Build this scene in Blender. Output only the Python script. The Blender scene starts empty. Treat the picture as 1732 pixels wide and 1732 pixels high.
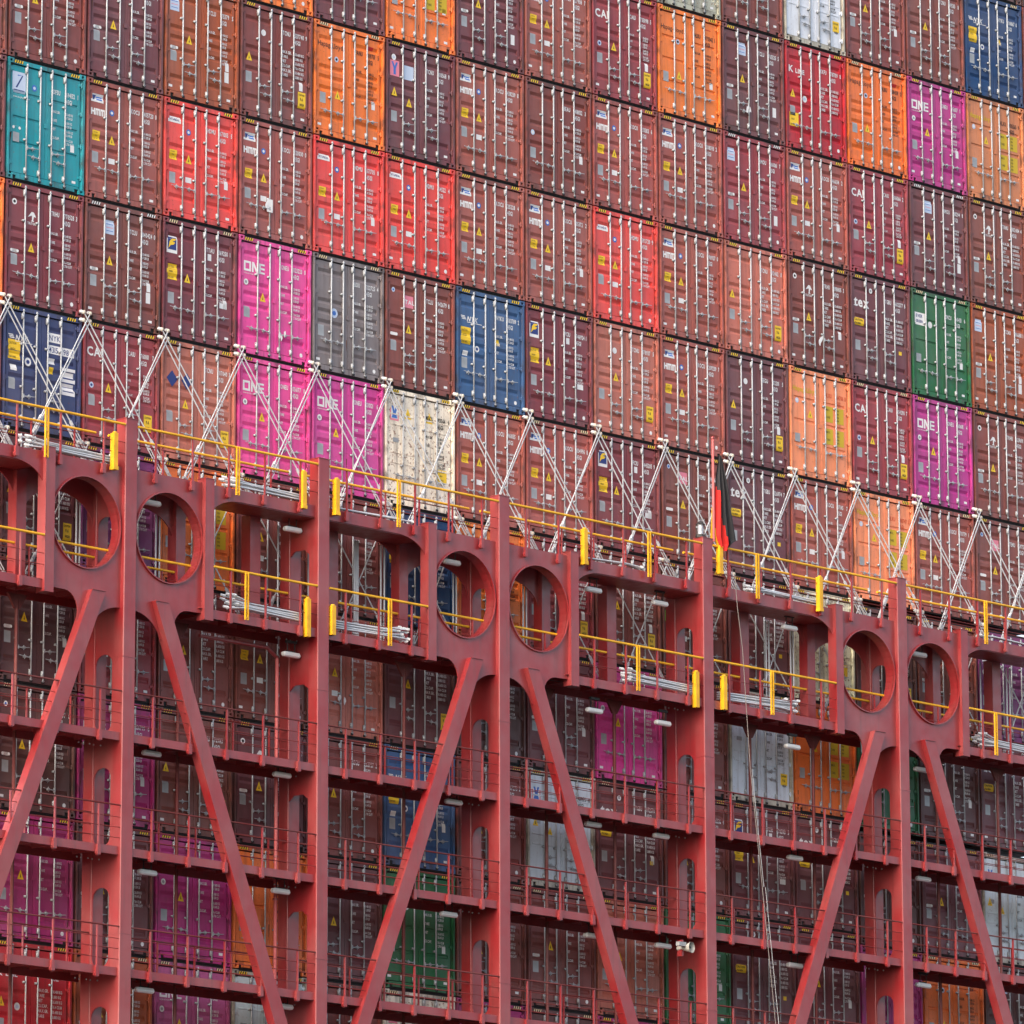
import bpy, math, random
from mathutils import Vector, Matrix
from mathutils.geometry import tessellate_polygon
R = math.radians
C = bpy.context.scene.collection
S = bpy.context.scene

# ------------------------------------------------------------------ camera
cam = bpy.data.cameras.new('camera'); co = bpy.data.objects.new('camera', cam); C.objects.link(co)
a, b, c = 0.8123, 0.2575, -0.0024
F = Vector((math.sin(a)*math.cos(b), math.cos(a)*math.cos(b), math.sin(b)))
rr = Vector((math.cos(a), -math.sin(a), 0)); uu = rr.cross(F)
RX = math.cos(c)*rr + math.sin(c)*uu; UX = -math.sin(c)*rr + math.cos(c)*uu
M = Matrix(((RX.x, UX.x, -F.x, -98.1209), (RX.y, UX.y, -F.y, -109.1102), (RX.z, UX.z, -F.z, -40.0948), (0, 0, 0, 1)))
co.matrix_world = M
cam.sensor_width = 36; cam.lens = 11041.16/1732*36; cam.shift_y = -664.82/1732
cam.clip_start = 1; cam.clip_end = 9000
S.camera = co
# ------------------------------------------------------------------ light
SUN_EL, SUN_AZ = R(32), R(263)          # azimuth measured clockwise from +Y
w = bpy.data.worlds.new('World'); S.world = w; w.use_nodes = True
nt = w.node_tree; nt.nodes.clear()
sky = nt.nodes.new('ShaderNodeTexSky'); sky.sky_type = 'NISHITA'; sky.sun_disc = False
sky.sun_elevation = SUN_EL; sky.sun_rotation = SUN_AZ; sky.dust_density = 4; sky.air_density = 1.0
hs = nt.nodes.new('ShaderNodeHueSaturation'); hs.inputs['Saturation'].default_value = 0.75
bg = nt.nodes.new('ShaderNodeBackground'); bg.inputs[1].default_value = 0.15
ow = nt.nodes.new('ShaderNodeOutputWorld')
nt.links.new(sky.outputs[0], hs.inputs['Color']); nt.links.new(hs.outputs[0], bg.inputs[0]); nt.links.new(bg.outputs[0], ow.inputs[0])
sl = bpy.data.lights.new('sun', 'SUN'); sl.energy = 1.7; sl.angle = R(60); sl.color = (1, .76, .56)
so = bpy.data.objects.new('sun', sl); C.objects.link(so)
sd = Vector((math.sin(SUN_AZ)*math.cos(SUN_EL), math.cos(SUN_AZ)*math.cos(SUN_EL), math.sin(SUN_EL)))
so.rotation_euler = (-sd).to_track_quat('-Z', 'Y').to_euler()
S.view_settings.view_transform = 'Standard'; S.view_settings.look = 'None'
S.view_settings.exposure = 1.3; S.view_settings.gamma = 1
S.cycles.max_bounces = 6

# ------------------------------------------------------------------ materials
def lin(v): v /= 255; return v/12.92 if v <= .04045 else ((v+.055)/1.055)**2.4
def rgb(r, g, b_, k=1.0): return (lin(r)*k, lin(g)*k, lin(b_)*k)
def mat(name, col, rough=.5, metal=0., var=.0, spec=.5):
    m = bpy.data.materials.new(name); m.use_nodes = True; n = m.node_tree; p = n.nodes['Principled BSDF']
    p.inputs['Roughness'].default_value = rough; p.inputs['Metallic'].default_value = metal
    p.inputs['Specular IOR Level'].default_value = spec
    if var:
        tc = n.nodes.new('ShaderNodeTexCoord'); no = n.nodes.new('ShaderNodeTexNoise'); no.inputs['Scale'].default_value = 3
        no.inputs['Detail'].default_value = 5
        n.links.new(tc.outputs['Object'], no.inputs['Vector'])
        mr = n.nodes.new('ShaderNodeMapRange'); mr.inputs['From Min'].default_value = .3; mr.inputs['From Max'].default_value = .7
        mr.inputs['To Min'].default_value = 1-var; mr.inputs['To Max'].default_value = 1+var
        mx = n.nodes.new('ShaderNodeVectorMath'); mx.operation = 'SCALE'; mx.inputs[0].default_value = col
        n.links.new(no.outputs[0], mr.inputs[0]); n.links.new(mr.outputs[0], mx.inputs['Scale'])
        n.links.new(mx.outputs[0], p.inputs['Base Color'])
    else: p.inputs['Base Color'].default_value = (*col, 1)
    return m
def paint(name, grime, rust, colour=None, rough=.5, streak=.3, spec=.55, coat=0.):
    """worn ship paint: base colour from the object (or fixed), chalky fading, dirt streaks, rust freckles"""
    m = bpy.data.materials.new(name); m.use_nodes = True; n = m.node_tree; N = n.nodes; Lk = n.links
    p = N['Principled BSDF']
    oi = N.new('ShaderNodeObjectInfo'); tc = N.new('ShaderNodeTexCoord')
    sep = N.new('ShaderNodeMath'); sep.operation = 'MULTIPLY'; Lk.new(oi.outputs['Alpha'], sep.inputs[0]); sep.inputs[1].default_value = 173.
    cb = N.new('ShaderNodeCombineXYZ'); [Lk.new(sep.outputs[0], cb.inputs[i]) for i in (0, 1, 2)]
    ad = N.new('ShaderNodeVectorMath'); Lk.new(tc.outputs['Object'], ad.inputs[0]); Lk.new(cb.outputs[0], ad.inputs[1])
    def noise(scale, vec=None, det=4):
        x = N.new('ShaderNodeTexNoise'); x.inputs['Scale'].default_value = scale; x.inputs['Detail'].default_value = det
        Lk.new(vec or ad.outputs[0], x.inputs['Vector']); return x.outputs[0]
    def rng(v, a0, a1, b0, b1):
        x = N.new('ShaderNodeMapRange'); Lk.new(v, x.inputs[0])
        for i, q in enumerate((a0, a1, b0, b1)): x.inputs[i+1].default_value = q
        return x.outputs[0]
    def mix(f, A, B, bl='MIX'):
        x = N.new('ShaderNodeMix'); x.data_type = 'RGBA'; x.blend_type = bl
        Lk.new(f, x.inputs[0]) if not isinstance(f, float) else setattr(x.inputs[0], 'default_value', f)
        for s, q in ((6, A), (7, B)):
            if isinstance(q, tuple): x.inputs[s].default_value = (*q, 1)
            else: Lk.new(q, x.inputs[s])
        return x.outputs[2]
    if colour: rg = N.new('ShaderNodeRGB'); rg.outputs[0].default_value = (*colour, 1); base = rg.outputs[0]
    else: base = oi.outputs['Color']
    col = mix(rng(noise(.8), .38, .68, 0, .22), base, mix(.45, base, (.42, .36, .34)))
    mp = N.new('ShaderNodeMapping'); mp.inputs['Scale'].default_value = (9, 9, .55); Lk.new(ad.outputs[0], mp.inputs[0])
    col = mix(rng(noise(1.0, mp.outputs[0], 5), .52, .74, 0, streak), col, (.05, .034, .028))
    col = mix(rng(noise(2.6, None, 6), .47, .68, 0, grime), col, (.055, .036, .03))
    col = mix(rng(noise(16, None, 6), (.62 if rust < .5 else .56), (.70 if rust < .5 else .66), 0, rust), col, (.19, .062, .022))
    Lk.new(col, p.inputs['Base Color'])
    Lk.new(rng(noise(4), .3, .7, rough-.08, rough+.12), p.inputs['Roughness'])
    p.inputs['Specular IOR Level'].default_value = spec; p.inputs['Coat Weight'].default_value = coat; p.inputs['Coat Roughness'].default_value = .32
    bp_ = N.new('ShaderNodeBump'); bp_.inputs['Strength'].default_value = .12; bp_.inputs['Distance'].default_value = .02
    Lk.new(noise(3.5, None, 2), bp_.inputs['Height']); Lk.new(bp_.outputs[0], p.inputs['Normal'])
    return m
PD = paint('door_paint', .12, .35); PF = paint('frame_paint', .7, .28, streak=.7)
PR = paint('rusty_door_paint', .2, .85, streak=.6)
BR = paint('bridge_red_paint', .10, .0, colour=rgb(142, 27, 33), rough=.42, streak=.3, spec=.8, coat=.35)
BRD = paint('dark_red_paint', .3, .1, colour=rgb(104, 30, 28), rough=.55, streak=.3, spec=.4)
DARK = mat('dark_rubber_and_shade', (.012, .011, .011), .7); BLK = mat('black_mark', (.02, .02, .02), .6)  # DARK is gasket rubber and also the painted shade in gaps
GAL = mat('galvanised_steel', (.38, .41, .44), .5, .1, .12); ZINC = mat('bright_zinc_rod', (.47, .50, .53), .45, .1, .1); GALD = mat('dull_galvanised_steel', (.36, .38, .4), .5, .3, .2)
WHT = mat('white_lettering', (.78, .78, .78), .5, var=.06); YEL = mat('yellow_mark', (.86, .56, .02), .5, var=.05)
CREAM = mat('cream_mark', (.78, .62, .36), .5); PLATE = mat('grey_steel_plate', (.36, .37, .38), .4, .2, .2)
BLU = mat('blue_mark', rgb(60, 110, 190), .5); NAV = mat('navy_mark', rgb(36, 54, 120), .5); LBL = mat('light_blue_mark', rgb(190, 205, 228), .5)
PNK = mat('pink_mark', rgb(226, 130, 150), .5); GRN = mat('lime_mark', rgb(130, 205, 60), .5); REDM = mat('red_mark', rgb(200, 45, 40), .5)
YTX = mat('faded_yellow_mark', rgb(205, 175, 40), .6); YRAIL = mat('yellow_rail_paint', (.76, .40, .012), .45, var=.18)
ORP = mat('dark_orange_mark', rgb(205, 80, 40), .6)
LAMPW = mat('lamp_housing', (.86, .87, .87), .35); BLKM = mat('black_metal', (.03, .03, .032), .5)
WIRE = mat('rail_wire', rgb(120, 46, 44), .6); CONE = mat('horn_white', (.42, .42, .39), .5)
RUST = mat('rust_run', (.13, .045, .02), .8, var=.3)

# ------------------------------------------------------------------ mesh builder
class MB:
    def __init__(s): s.v = []; s.f = []; s.m = []; s.mats = []
    def mi(s, m):
        if m not in s.mats: s.mats.append(m)
        return s.mats.index(m)
    def face(s, pts, m):
        k = len(s.v); s.v += [tuple(p) for p in pts]; s.f.append(tuple(range(k, k+len(pts)))); s.m.append(s.mi(m))
    def box(s, x0, x1, y0, y1, z0, z1, m):
        k = len(s.v)
        s.v += [(x, y, z) for z in (z0, z1) for y in (y0, y1) for x in (x0, x1)]
        for q in ((0, 2, 3, 1), (4, 5, 7, 6), (0, 1, 5, 4), (2, 6, 7, 3), (0, 4, 6, 2), (1, 3, 7, 5)):
            s.f.append(tuple(k+i for i in q)); s.m.append(s.mi(m))
    def tube(s, p, q, r, m, n=6, r2=None, caps=True):
        p = Vector(p); q = Vector(q); d = (q-p).normalized(); r2 = r if r2 is None else r2
        e = d.orthogonal().normalized(); g = d.cross(e); k = len(s.v)
        for P, rad in ((p, r), (q, r2)):
            for i in range(n):
                t = 2*math.pi*(i+.5)/n; s.v.append(tuple(P+e*math.cos(t)*rad+g*math.sin(t)*rad))
        for i in range(n):
            j = (i+1) % n; s.f.append((k+i, k+j, k+n+j, k+n+i)); s.m.append(s.mi(m))
        if caps:
            s.f.append(tuple(k+i for i in reversed(range(n)))); s.m.append(s.mi(m))
            s.f.append(tuple(k+n+i for i in range(n))); s.m.append(s.mi(m))
    def ball(s, c_, r, m, n=8, k=5, sz=1.):
        o = len(s.v); c_ = Vector(c_)
        for j in range(k+1):
            th = math.pi*j/k
            for i in range(n):
                ph = 2*math.pi*i/n; s.v.append((c_.x+r*math.sin(th)*math.cos(ph), c_.y+r*math.sin(th)*math.sin(ph), c_.z+r*sz*math.cos(th)))
        for j in range(k):
            for i in range(n):
                i2 = (i+1) % n; s.f.append((o+j*n+i, o+(j+1)*n+i, o+(j+1)*n+i2, o+j*n+i2)); s.m.append(s.mi(m))
    def prism(s, outer, d0, d1, m, holes=(), axis='y'):
        """polygon (u,v) extruded: axis y -> (u,d,v); axis x -> (d,u,v)"""
        f3 = (lambda u, v, d: (u, d, v)) if axis == 'y' else (lambda u, v, d: (d, u, v))
        loops = [outer]+list(holes); flat = [p for l in loops for p in l]
        tri = tessellate_polygon([[Vector((p[0], p[1], 0)) for p in l] for l in loops])
        for d in (d0, d1):
            k = len(s.v); s.v += [f3(p[0], p[1], d) for p in flat]
            for t in tri: s.f.append(tuple(k+i for i in (t if d == d0 else t[::-1]))); s.m.append(s.mi(m))
        for l in loops:
            for i in range(len(l)):
                p, q = l[i], l[(i+1) % len(l)]
                s.face([f3(*p, d0), f3(*q, d0), f3(*q, d1), f3(*p, d1)], m)
    def add(s, o, dx=0, dy=0, dz=0):
        k = len(s.v); s.v += [(x+dx, y+dy, z+dz) for x, y, z in o.v]
        mp = [s.mi(m) for m in o.mats]
        s.f += [tuple(k+i for i in f) for f in o.f]; s.m += [mp[i] for i in o.m]
    def mesh(s, name, smooth=False):
        me = bpy.data.meshes.new(name); me.from_pydata(s.v, [], s.f)
        for m in s.mats: me.materials.append(m)
        me.polygons.foreach_set('material_index', s.m)
        if smooth: me.polygons.foreach_set('use_smooth', [True]*len(s.f))
        me.update(); return me
def obj(name, me, parent=None, loc=None, color=None):
    if isinstance(me, MB): me = me.mesh(name)
    o = bpy.data.objects.new(name, me); C.objects.link(o)
    if parent: o.parent = parent
    if loc: o.location = loc
    if color: o.color = color
    return o
def tag(o, label, cat, group=None):
    n = len(label.split()); assert 4 <= n <= 16, (n, label)
    o['label'] = label; o['category'] = cat
    if group: o['group'] = group
    return o
def empty(name, loc): o = bpy.data.objects.new(name, None); C.objects.link(o); o.location = loc; o.empty_display_size = .3; return o

# ------------------------------------------------------------------ glyphs of the built-in font
CH = "ABCDEFGHIJKLMNOPQRSTUVWXYZ0123456789abcdefghijklmnopqrstuvwxyz.-,/"
def glyphs(off):
    objs = []
    for ch in CH:
        cu = bpy.data.curves.new('g', 'FONT'); cu.body = ch; cu.resolution_u = 2; cu.offset = off
        o = bpy.data.objects.new('g', cu); C.objects.link(o); objs.append(o)
    dg = bpy.context.evaluated_depsgraph_get(); dg.update(); out = {}
    for ch, o in zip(CH, objs):
        me = o.evaluated_get(dg).to_mesh()
        v = [(p.co.x, p.co.y) for p in me.vertices]; f = [tuple(p.vertices) for p in me.polygons]
        x0 = min(p[0] for p in v); x1 = max(p[0] for p in v)
        out[ch] = ([(p[0]-x0, p[1]) for p in v], f, x1-x0)
        o.evaluated_get(dg).to_mesh_clear()
    for o in objs: cu = o.data; bpy.data.objects.remove(o); bpy.data.curves.remove(cu)
    return out
G = {0: glyphs(0.004), 1: glyphs(0.028)}
HH = max(p[1] for p in G[0]['H'][0])
DY = .0435                                   # lettering sits just proud of the door skin (y = .05)
def text(mb, s, x, z, h, m, bold=0, sx=.8, gap=.14, shear=0., y=DY):
    k = h/HH
    for ch in s:
        if ch == ' ': x += h*.45*sx; continue
        v, f, wd = G[bold][ch]; o = len(mb.v)
        mb.v += [(x+(px+shear*py)*k*sx, y, z+py*k) for px, py in v]
        mb.f += [tuple(o+i for i in q) for q in f]; mb.m += [mb.mi(m)]*len(f)
        x += (wd*k+gap*h)*sx
    return x

# ------------------------------------------------------------------ container meshes  (x 0..2.438, y 0 = door end, z 0..2.896)
BANDS = {'A': [(2.56, .155), (1.83, .155), (1.575, .155), (1.30, .155), (.60, .155)],
         'B': [(2.14, .085), (1.55, .085), (.95, .085)],
         'W': [(2.28, .04), (2.03, .04), (1.33, .04), (1.08, .04)]}
def skin(pat, z):
    for zt, h in BANDS[pat]:
        if zt-h < z < zt:
            d = .032 if pat == 'A' else .022
            t, bt = zt-z, z-(zt-h)
            return d*min(1, t/(.075 if pat == 'A' else .02), bt/(.06 if pat == 'A' else .02))
    return 0
def door(pat, side, pm):
    mb = MB(); x0, x1 = (.13, 1.212) if side == 0 else (1.226, 2.308)
    r0, r1 = (.20, 1.04) if side == 0 else (1.37, 2.235)
    z0, z1 = .185, 2.748; Y = .05
    q = lambda a_, b_, c_, d_: mb.face([a_, b_, c_, d_], pm)
    z = z0
    for zt, h in sorted(BANDS[pat]):
        zb = zt-h; d = .034 if pat == 'A' else .024; st = .075 if pat == 'A' else .02; sb = .06 if pat == 'A' else .02
        if pat == 'W': d = -.012; st = sb = .006
        q((x0, Y, z), (x1, Y, z), (x1, Y, zb), (x0, Y, zb))
        q((x0, Y, zb), (r0, Y, zb), (r0, Y, zt), (x0, Y, zt)); q((r1, Y, zb), (x1, Y, zb), (x1, Y, zt), (r1, Y, zt))
        q((r0, Y, zb), (r1, Y, zb), (r1, Y+d, zb+sb), (r0, Y+d, zb+sb))
        q((r0, Y+d, zb+sb), (r1, Y+d, zb+sb), (r1, Y+d, zt-st), (r0, Y+d, zt-st))
        q((r0, Y+d, zt-st), (r1, Y+d, zt-st), (r1, Y, zt), (r0, Y, zt))
        for xx in (r0, r1): mb.face([(xx, Y, zb), (xx, Y+d, zb+sb), (xx, Y+d, zt-st), (xx, Y, zt)], pm)
        z = zt
    q((x0, Y, z), (x1, Y, z), (x1, Y, z1), (x0, Y, z1))
    mb.face([(x0, Y, z0), (x0, Y, z1), (x0, .088, z1), (x0, .088, z0)], pm); mb.face([(x1, Y, z0), (x1, .088, z0), (x1, .088, z1), (x1, Y, z1)], pm)
    mb.face([(x0, Y, z0), (x0, .088, z0), (x1, .088, z0), (x1, Y, z0)], pm); mb.face([(x0, Y, z1), (x1, Y, z1), (x1, .088, z1), (x0, .088, z1)], pm)
    # raised leaf border, seam beside the gasket and the hinge straps
    xs = 1.10 if side == 0 else 1.29
    mb.box(xs-.006, xs+.006, Y-.007, Y+.002, z0, z1, pm)
    for hz in (.40, 1.16, 1.94, 2.64):
        if side == 0: mb.box(.062, .17, .026, .049, hz-.03, hz+.03, pm); mb.tube((.10, .034, hz-.06), (.10, .034, hz+.06), .018, pm)
        else: mb.box(2.268, 2.376, .026, .049, hz-.03, hz+.03, pm); mb.tube((2.338, .034, hz-.06), (2.338, .034, hz+.06), .018, pm)
    if side == 0: mb.box(1.17, 1.27, .028, .047, 1.40, 1.50, pm)
    return mb
def frame(pm):
    mb = MB()
    for x0 in (0, 2.26):
        for z0 in (0, 2.778):
            # corner casting; dark block in the oval aperture paints its inner shade
            z1 = z0+.118; a0, a1 = x0+.05, x0+.128; b0, b1 = z0+.03, z0+.088
            mb.box(x0, a0, -.004, .162, z0, z1, pm); mb.box(a1, x0+.178, -.004, .162, z0, z1, pm)
            mb.box(a0, a1, -.004, .162, z0, b0, pm); mb.box(a0, a1, -.004, .162, b1, z1, pm)
            mb.box(a0, a1, .07, .15, b0, b1, DARK)
    mb.box(.012, .068, .002, .16, .118, 2.778, pm); mb.box(2.37, 2.426, .002, .16, .118, 2.778, pm)
    mb.box(.068, .10, .06, .16, .118, 2.778, pm); mb.box(2.338, 2.37, .06, .16, .118, 2.778, pm)
    mb.box(.178, 2.26, .012, .07, 2.775, 2.872, pm); mb.box(.178, 2.26, .07, .16, 2.84, 2.928, DARK)                       # header; dark strip above it paints the shadow of the stacking gap
    mb.box(.068, .178, .03, .15, 2.735, 2.776, DARK)
    mb.box(.30, 2.138, .014, .045, .034, .163, pm); mb.box(.178, 2.26, .045, .16, .002, .165, DARK)                          # sill, cut away at both ends; dark box behind paints the gap shadow
    mb.box(.178, .30, .014, .045, .112, .163, pm); mb.box(2.138, 2.26, .014, .045, .112, .163, pm)
    for x in (.61, 1.03, 1.39, 1.81): mb.box(x-.04, x+.035, .0, .016, .045, .10, DARK)
    mb.box(.10, 2.338, .092, .12, .163, 2.775, DARK)                       # dark gasket plane behind the leaves
    # side, roof, floor and front walls of the box
    for x in (.02, 2.378):
        y = .162
        while y < 12.0:
            mb.box(x, x+.036, y, y+.28, .06, 2.84, pm); mb.box(x+.012, x+.03, y+.28, y+.36, .06, 2.84, pm); y += .36
    mb.box(.02, 2.418, .162, 12.19, 2.845, 2.872, pm); mb.box(.02, 2.418, .162, 12.19, .04, .16, pm); mb.box(.02, 2.418, 12.15, 12.19, .16, 2.845, pm)
    return mb
def bar(gm):
    mb = MB()
    mb.tube((0, .012, .075), (0, .012, 2.835), .0195, gm, 8)
    for z0, z1 in ((2.585, 2.735), (.20, .335)):
        mb.box(-.052, .016, .0, .046, z0, z1, gm); mb.box(-.038, .0, -.010, .0, z0+.02, z1-.03, gm)
    for z0 in (2.78, .09): mb.box(-.032, .032, -.006, .012, z0, z0+.028, gm)
    for z0 in (1.98, .98): mb.box(-.075, -.005, .0, .05, z0, z0+.045, gm)
    return mb
def handle(d, gm):
    mb = MB()
    mb.tube((0, .0, -.01), (d*.17, -.010, .0), .019, gm, 6, .013); mb.tube((d*.17, -.010, 0), (d*.37, -.002, .022), .012, gm, 6, .008)
    mb.tube((d*.20, .012, -.055), (d*.20, .012, .06), .009, gm, 5); mb.box(min(d*.165, d*.235), max(d*.165, d*.235), -.008, .04, -.022, .03, gm)
    mb.box(min(0, d*.035), max(0, d*.035), -.014, .03, -.045, .045, gm)
    return mb
def stripes(my, backing=True):
    mb = MB()
    for x0 in (.19, 1.97):
        if backing: mb.face([(x0, .0095, 2.792), (x0+.28, .0095, 2.792), (x0+.28, .0095, 2.866), (x0, .0095, 2.866)], BLK)
        for i in range(4):
            x = x0+.004+i*.072
            mb.face([(x, .0065, 2.793), (x+.034, .0065, 2.793), (x+.060, .0065, 2.864), (x+.026, .0065, 2.864)], my)
    return mb
DOORS = {(p, s, r): door(p, s, PR if r else PD).mesh('door') for p in 'ABW' for s in (0, 1) for r in (0, 1)}
FRAME = frame(PF).mesh('frame')
BARM = {0: bar(GAL).mesh('locking_bar', True), 1: bar(GALD).mesh('locking_bar', True)}
HAND = {(d, k): handle(d, (GAL, GALD)[k]).mesh('handle') for d in (-1, 1) for k in (0, 1)}
STR = {'y': stripes(YEL).mesh('hazard_stripes'), 'w': stripes(WHT).mesh('hazard_stripes'), 'c': stripes(CREAM).mesh('hazard_stripes')}

# decals follow the corrugated door skin
def decal(mb, x0, x1, z0, z1, m, pat='A', y=.0465, n=10):
    for i in range(n):
        za, zb = z0+(z1-z0)*i/n, z0+(z1-z0)*(i+1)/n; ya, yb = y+skin(pat, za), y+skin(pat, zb)
        mb.face([(x0, ya, za), (x1, ya, za), (x1, yb, zb), (x0, yb, zb)], m)
def disc(mb, x, z, rx, rz, m, y=.0462, n=16): mb.face([(x+rx*math.cos(6.2832*i/n), y, z+rz*math.sin(6.2832*i/n)) for i in range(n)], m)
def poly(mb, pts, m, y=.044): mb.face([(p[0], y, p[1]) for p in pts], m)
def triangle(x, z, s=.2):
    mb = MB(); poly(mb, [(x, z), (x+s, z), (x+s*.5, z+s*1.12)], YEL, .0462); poly(mb, [(x+s*.42, z+s*.22), (x+s*.58, z+s*.22), (x+s*.5, z+s*.68)], BLK, .0445); return mb
def caution(x, z, w_=.24, h=.24, m=None):
    mb = MB(); decal(mb, x, x+w_, z, z+h, m or YEL)
    k = h/.24; text(mb, 'CAUTION', x+.02, z+h-.06*k, .03*k, BLK, 0, .72*w_/.24/k); text(mb, 'HIGH', x+.07, z+h*.45, .03*k, BLK, 0, .8)
    text(mb, 'CONTAINER', x+.02, z+.03, .026*k, BLK, 0, .66*w_/.24/k); return mb
def tall_caution(x, z):
    mb = MB(); decal(mb, x, x+.26, z, z+.4, YEL); text(mb, 'CAUTION', x+.02, z+.31, .045, BLK, 1, .62)
    text(mb, '9.6', x+.07, z+.19, .07, BLK, 1, .7); text(mb, 'HIGH', x+.06, z+.06, .06, BLK, 1, .7); return mb
def wide_caution(x, z): mb = MB(); decal(mb, x, x+.4, z, z+.2, YEL); text(mb, 'CAUTION', x+.025, z+.115, .055, BLK, 1, .8); text(mb, '9.6 HIGH', x+.05, z+.03, .045, BLK, 1, .8); return mb
def csc(x=.21, z=.86, m=None):
    mb = MB(); decal(mb, x, x+.2, z, z+.27, m or PLATE)
    for i in range(6): decal(mb, x+.025, x+.175, z+.03+i*.037, z+.04+i*.037, GALD, y=.045, n=1)
    return mb
def hmm_logo(x=.16, z=2.04):
    mb = MB(); h, w_ = .165, .44; st = .052
    def letters(x0, kind):
        if kind == 'H':
            for xa in (0, .09): decal(mb, x0+xa, x0+xa+.045, z-.01, z+h-.01, WHT, n=1, y=.0445)
            decal(mb, x0+.04, x0+.1, z+.055, z+.1, WHT, n=1, y=.0443); return .145
        for xa in (0, .055, .11): decal(mb, x0+xa, x0+xa+.032, z-.01, z+h-.01, WHT, n=1, y=.0445)
        decal(mb, x0, x0+.142, z+h-.055, z+h-.01, WHT, n=1, y=.0443); return .155
    xx = x
    for q in 'HMM': xx += letters(xx, q)
    return mb
def one_logo(x=.2, z=2.05):
    mb = MB(); h = .25; t = .055; Q = lambda a0, a1, b0, b1: decal(mb, x+a0, x+a1, z+b0, z+b1, WHT, n=1, y=.0445)
    Q(0, .24, 0, t); Q(0, .24, h-t, h); Q(0, t, t, h-t); Q(.24-t, .24, t, h-t)
    Q(.27, .27+t, 0, h); Q(.43, .43+t, 0, h); poly(mb, [(x+.27, z+h), (x+.34, z+h), (x+.485, z), (x+.415, z)], WHT)
    Q(.51, .51+t, 0, h); Q(.56, .70, 0, .045); Q(.56, .70, .10, .15); Q(.56, .70, h-.045, h)
    text(mb, 'OCEAN NETWORK EXPRESS', x, z-.07, .034, WHT, 0, .68); return mb
def plate_logo(x=.16, z=2.35, w_=.40, h=.20):
    mb = MB(); decal(mb, x, x+w_, z, z+h, WHT)
    poly(mb, [(x+.05, z+.05), (x+.09, z+.05), (x+.15, z+h-.04), (x+.05, z+h-.04)], NAV); 
    for i in range(2): decal(mb, x+.17, x+w_-.04, z+.05+i*.055, z+.085+i*.055, BLU, y=.0445, n=1)
    return mb
def hyu_logo(x=.16, z=2.33):
    mb = MB(); decal(mb, x, x+.42, z, z+.15, WHT); text(mb, 'HYUNDAI', x+.04, z+.05, .055, NAV, 1, .8, shear=.2); return mb
def tri_logo(x=.72, z=2.0):
    mb = MB(); poly(mb, [(x+.0, z+.12), (x+.12, z+.26), (x+.19, z+.25), (x+.26, z+.14), (x+.19, z+.15), (x+.17, z+.06), (x+.20, z+.03), (x+.09, z+.03), (x+.13, z+.06), (x+.13, z+.17)], WHT)
    text(mb, 'TRITON', x-.01, z-.05, .055, WHT, 1, .85); return mb
def wplate(x=.66, z=2.16, w_=.3, h=.34, m=None):
    mb = MB(); decal(mb, x, x+w_, z, z+h, m or LBL)
    for i in range(3): decal(mb, x+.04, x+w_-.04, z+.07+i*.08, z+.085+i*.08, PNK if i == 1 else BLU, y=.045, n=1)
    return mb
def nyk_logo(x=.18, z=2.08):
    mb = MB()
    for i in range(3): poly(mb, [(x+.02*i, z+.1-.035*i), (x+.15+.02*i, z+.1-.035*i), (x+.15+.02*i, z+.122-.035*i), (x+.02*i, z+.122-.035*i)], WHT)
    text(mb, 'NYK', x+.22, z, .12, WHT, 1, .95, shear=.25); poly(mb, [(x+.22, z-.035), (x+.75, z-.035), (x+.75, z-.02), (x+.22, z-.02)], WHT); return mb
def cai_logo(x=.15, z=2.1): mb = MB(); text(mb, 'CAI', x, z, .2, WHT, 1, 1.0, .08, shear=-.08); return mb
def tex_logo(x=.17, z=2.03):
    mb = MB(); text(mb, 'tex', x, z, .26, WHT, 1, 1.05, .05)
    for xx in (.0, .42): poly(mb, [(x+xx, z-.005), (x+xx+.13, z-.005), (x+xx+.13, z+.02), (x+xx, z+.02)], WHT)
    return mb
def flo_logo(x=.16, z=2.06):
    mb = MB(); decal(mb, x, x+.34, z, z+.42, WHT); decal(mb, x+.03, x+.31, z+.08, z+.39, NAV, y=.0448)
    poly(mb, [(x+.05, z+.10), (x+.09, z+.28), (x+.16, z+.35), (x+.29, z+.36), (x+.27, z+.31), (x+.18, z+.29), (x+.27, z+.26), (x+.22, z+.21), (x+.13, z+.19)], YEL, .043); return mb
def kl_logo(x=.17, z=2.1): mb = MB(); e = text(mb, 'K', x, z, .17, WHT, 1, 1.1); text(mb, 'LINE', e+.06, z, .12, WHT, 1, 1.0); return mb
def hap_logo(m, x=.16, z=2.28): mb = MB(); text(mb, 'Hapag-Lloyd', x, z, .125, m, 0 if m is BLK else 1, .88); return mb
def msc_logo(x=.2, z=2.1):
    mb = MB(); decal(mb, x, x+.3, z, z+.42, REDM if 0 else PNK); decal(mb, x+.035, x+.265, z+.045, z+.375, WHT, y=.0448)
    poly(mb, [(x+.05, z+.36), (x+.11, z+.36), (x+.15, z+.24), (x+.19, z+.36), (x+.25, z+.36), (x+.2, z+.19), (x+.25, z+.06), (x+.05, z+.06), (x+.1, z+.19)], BLU, .043); return mb
def y_logo(x=.17, z=2.0):
    mb = MB(); decal(mb, x, x+.32, z, z+.40, PNK)
    poly(mb, [(x+.05, z+.36), (x+.11, z+.36), (x+.16, z+.25), (x+.21, z+.36), (x+.27, z+.36), (x+.2, z+.2), (x+.2, z+.04), (x+.12, z+.04), (x+.12, z+.2)], BLU); return mb
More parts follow.
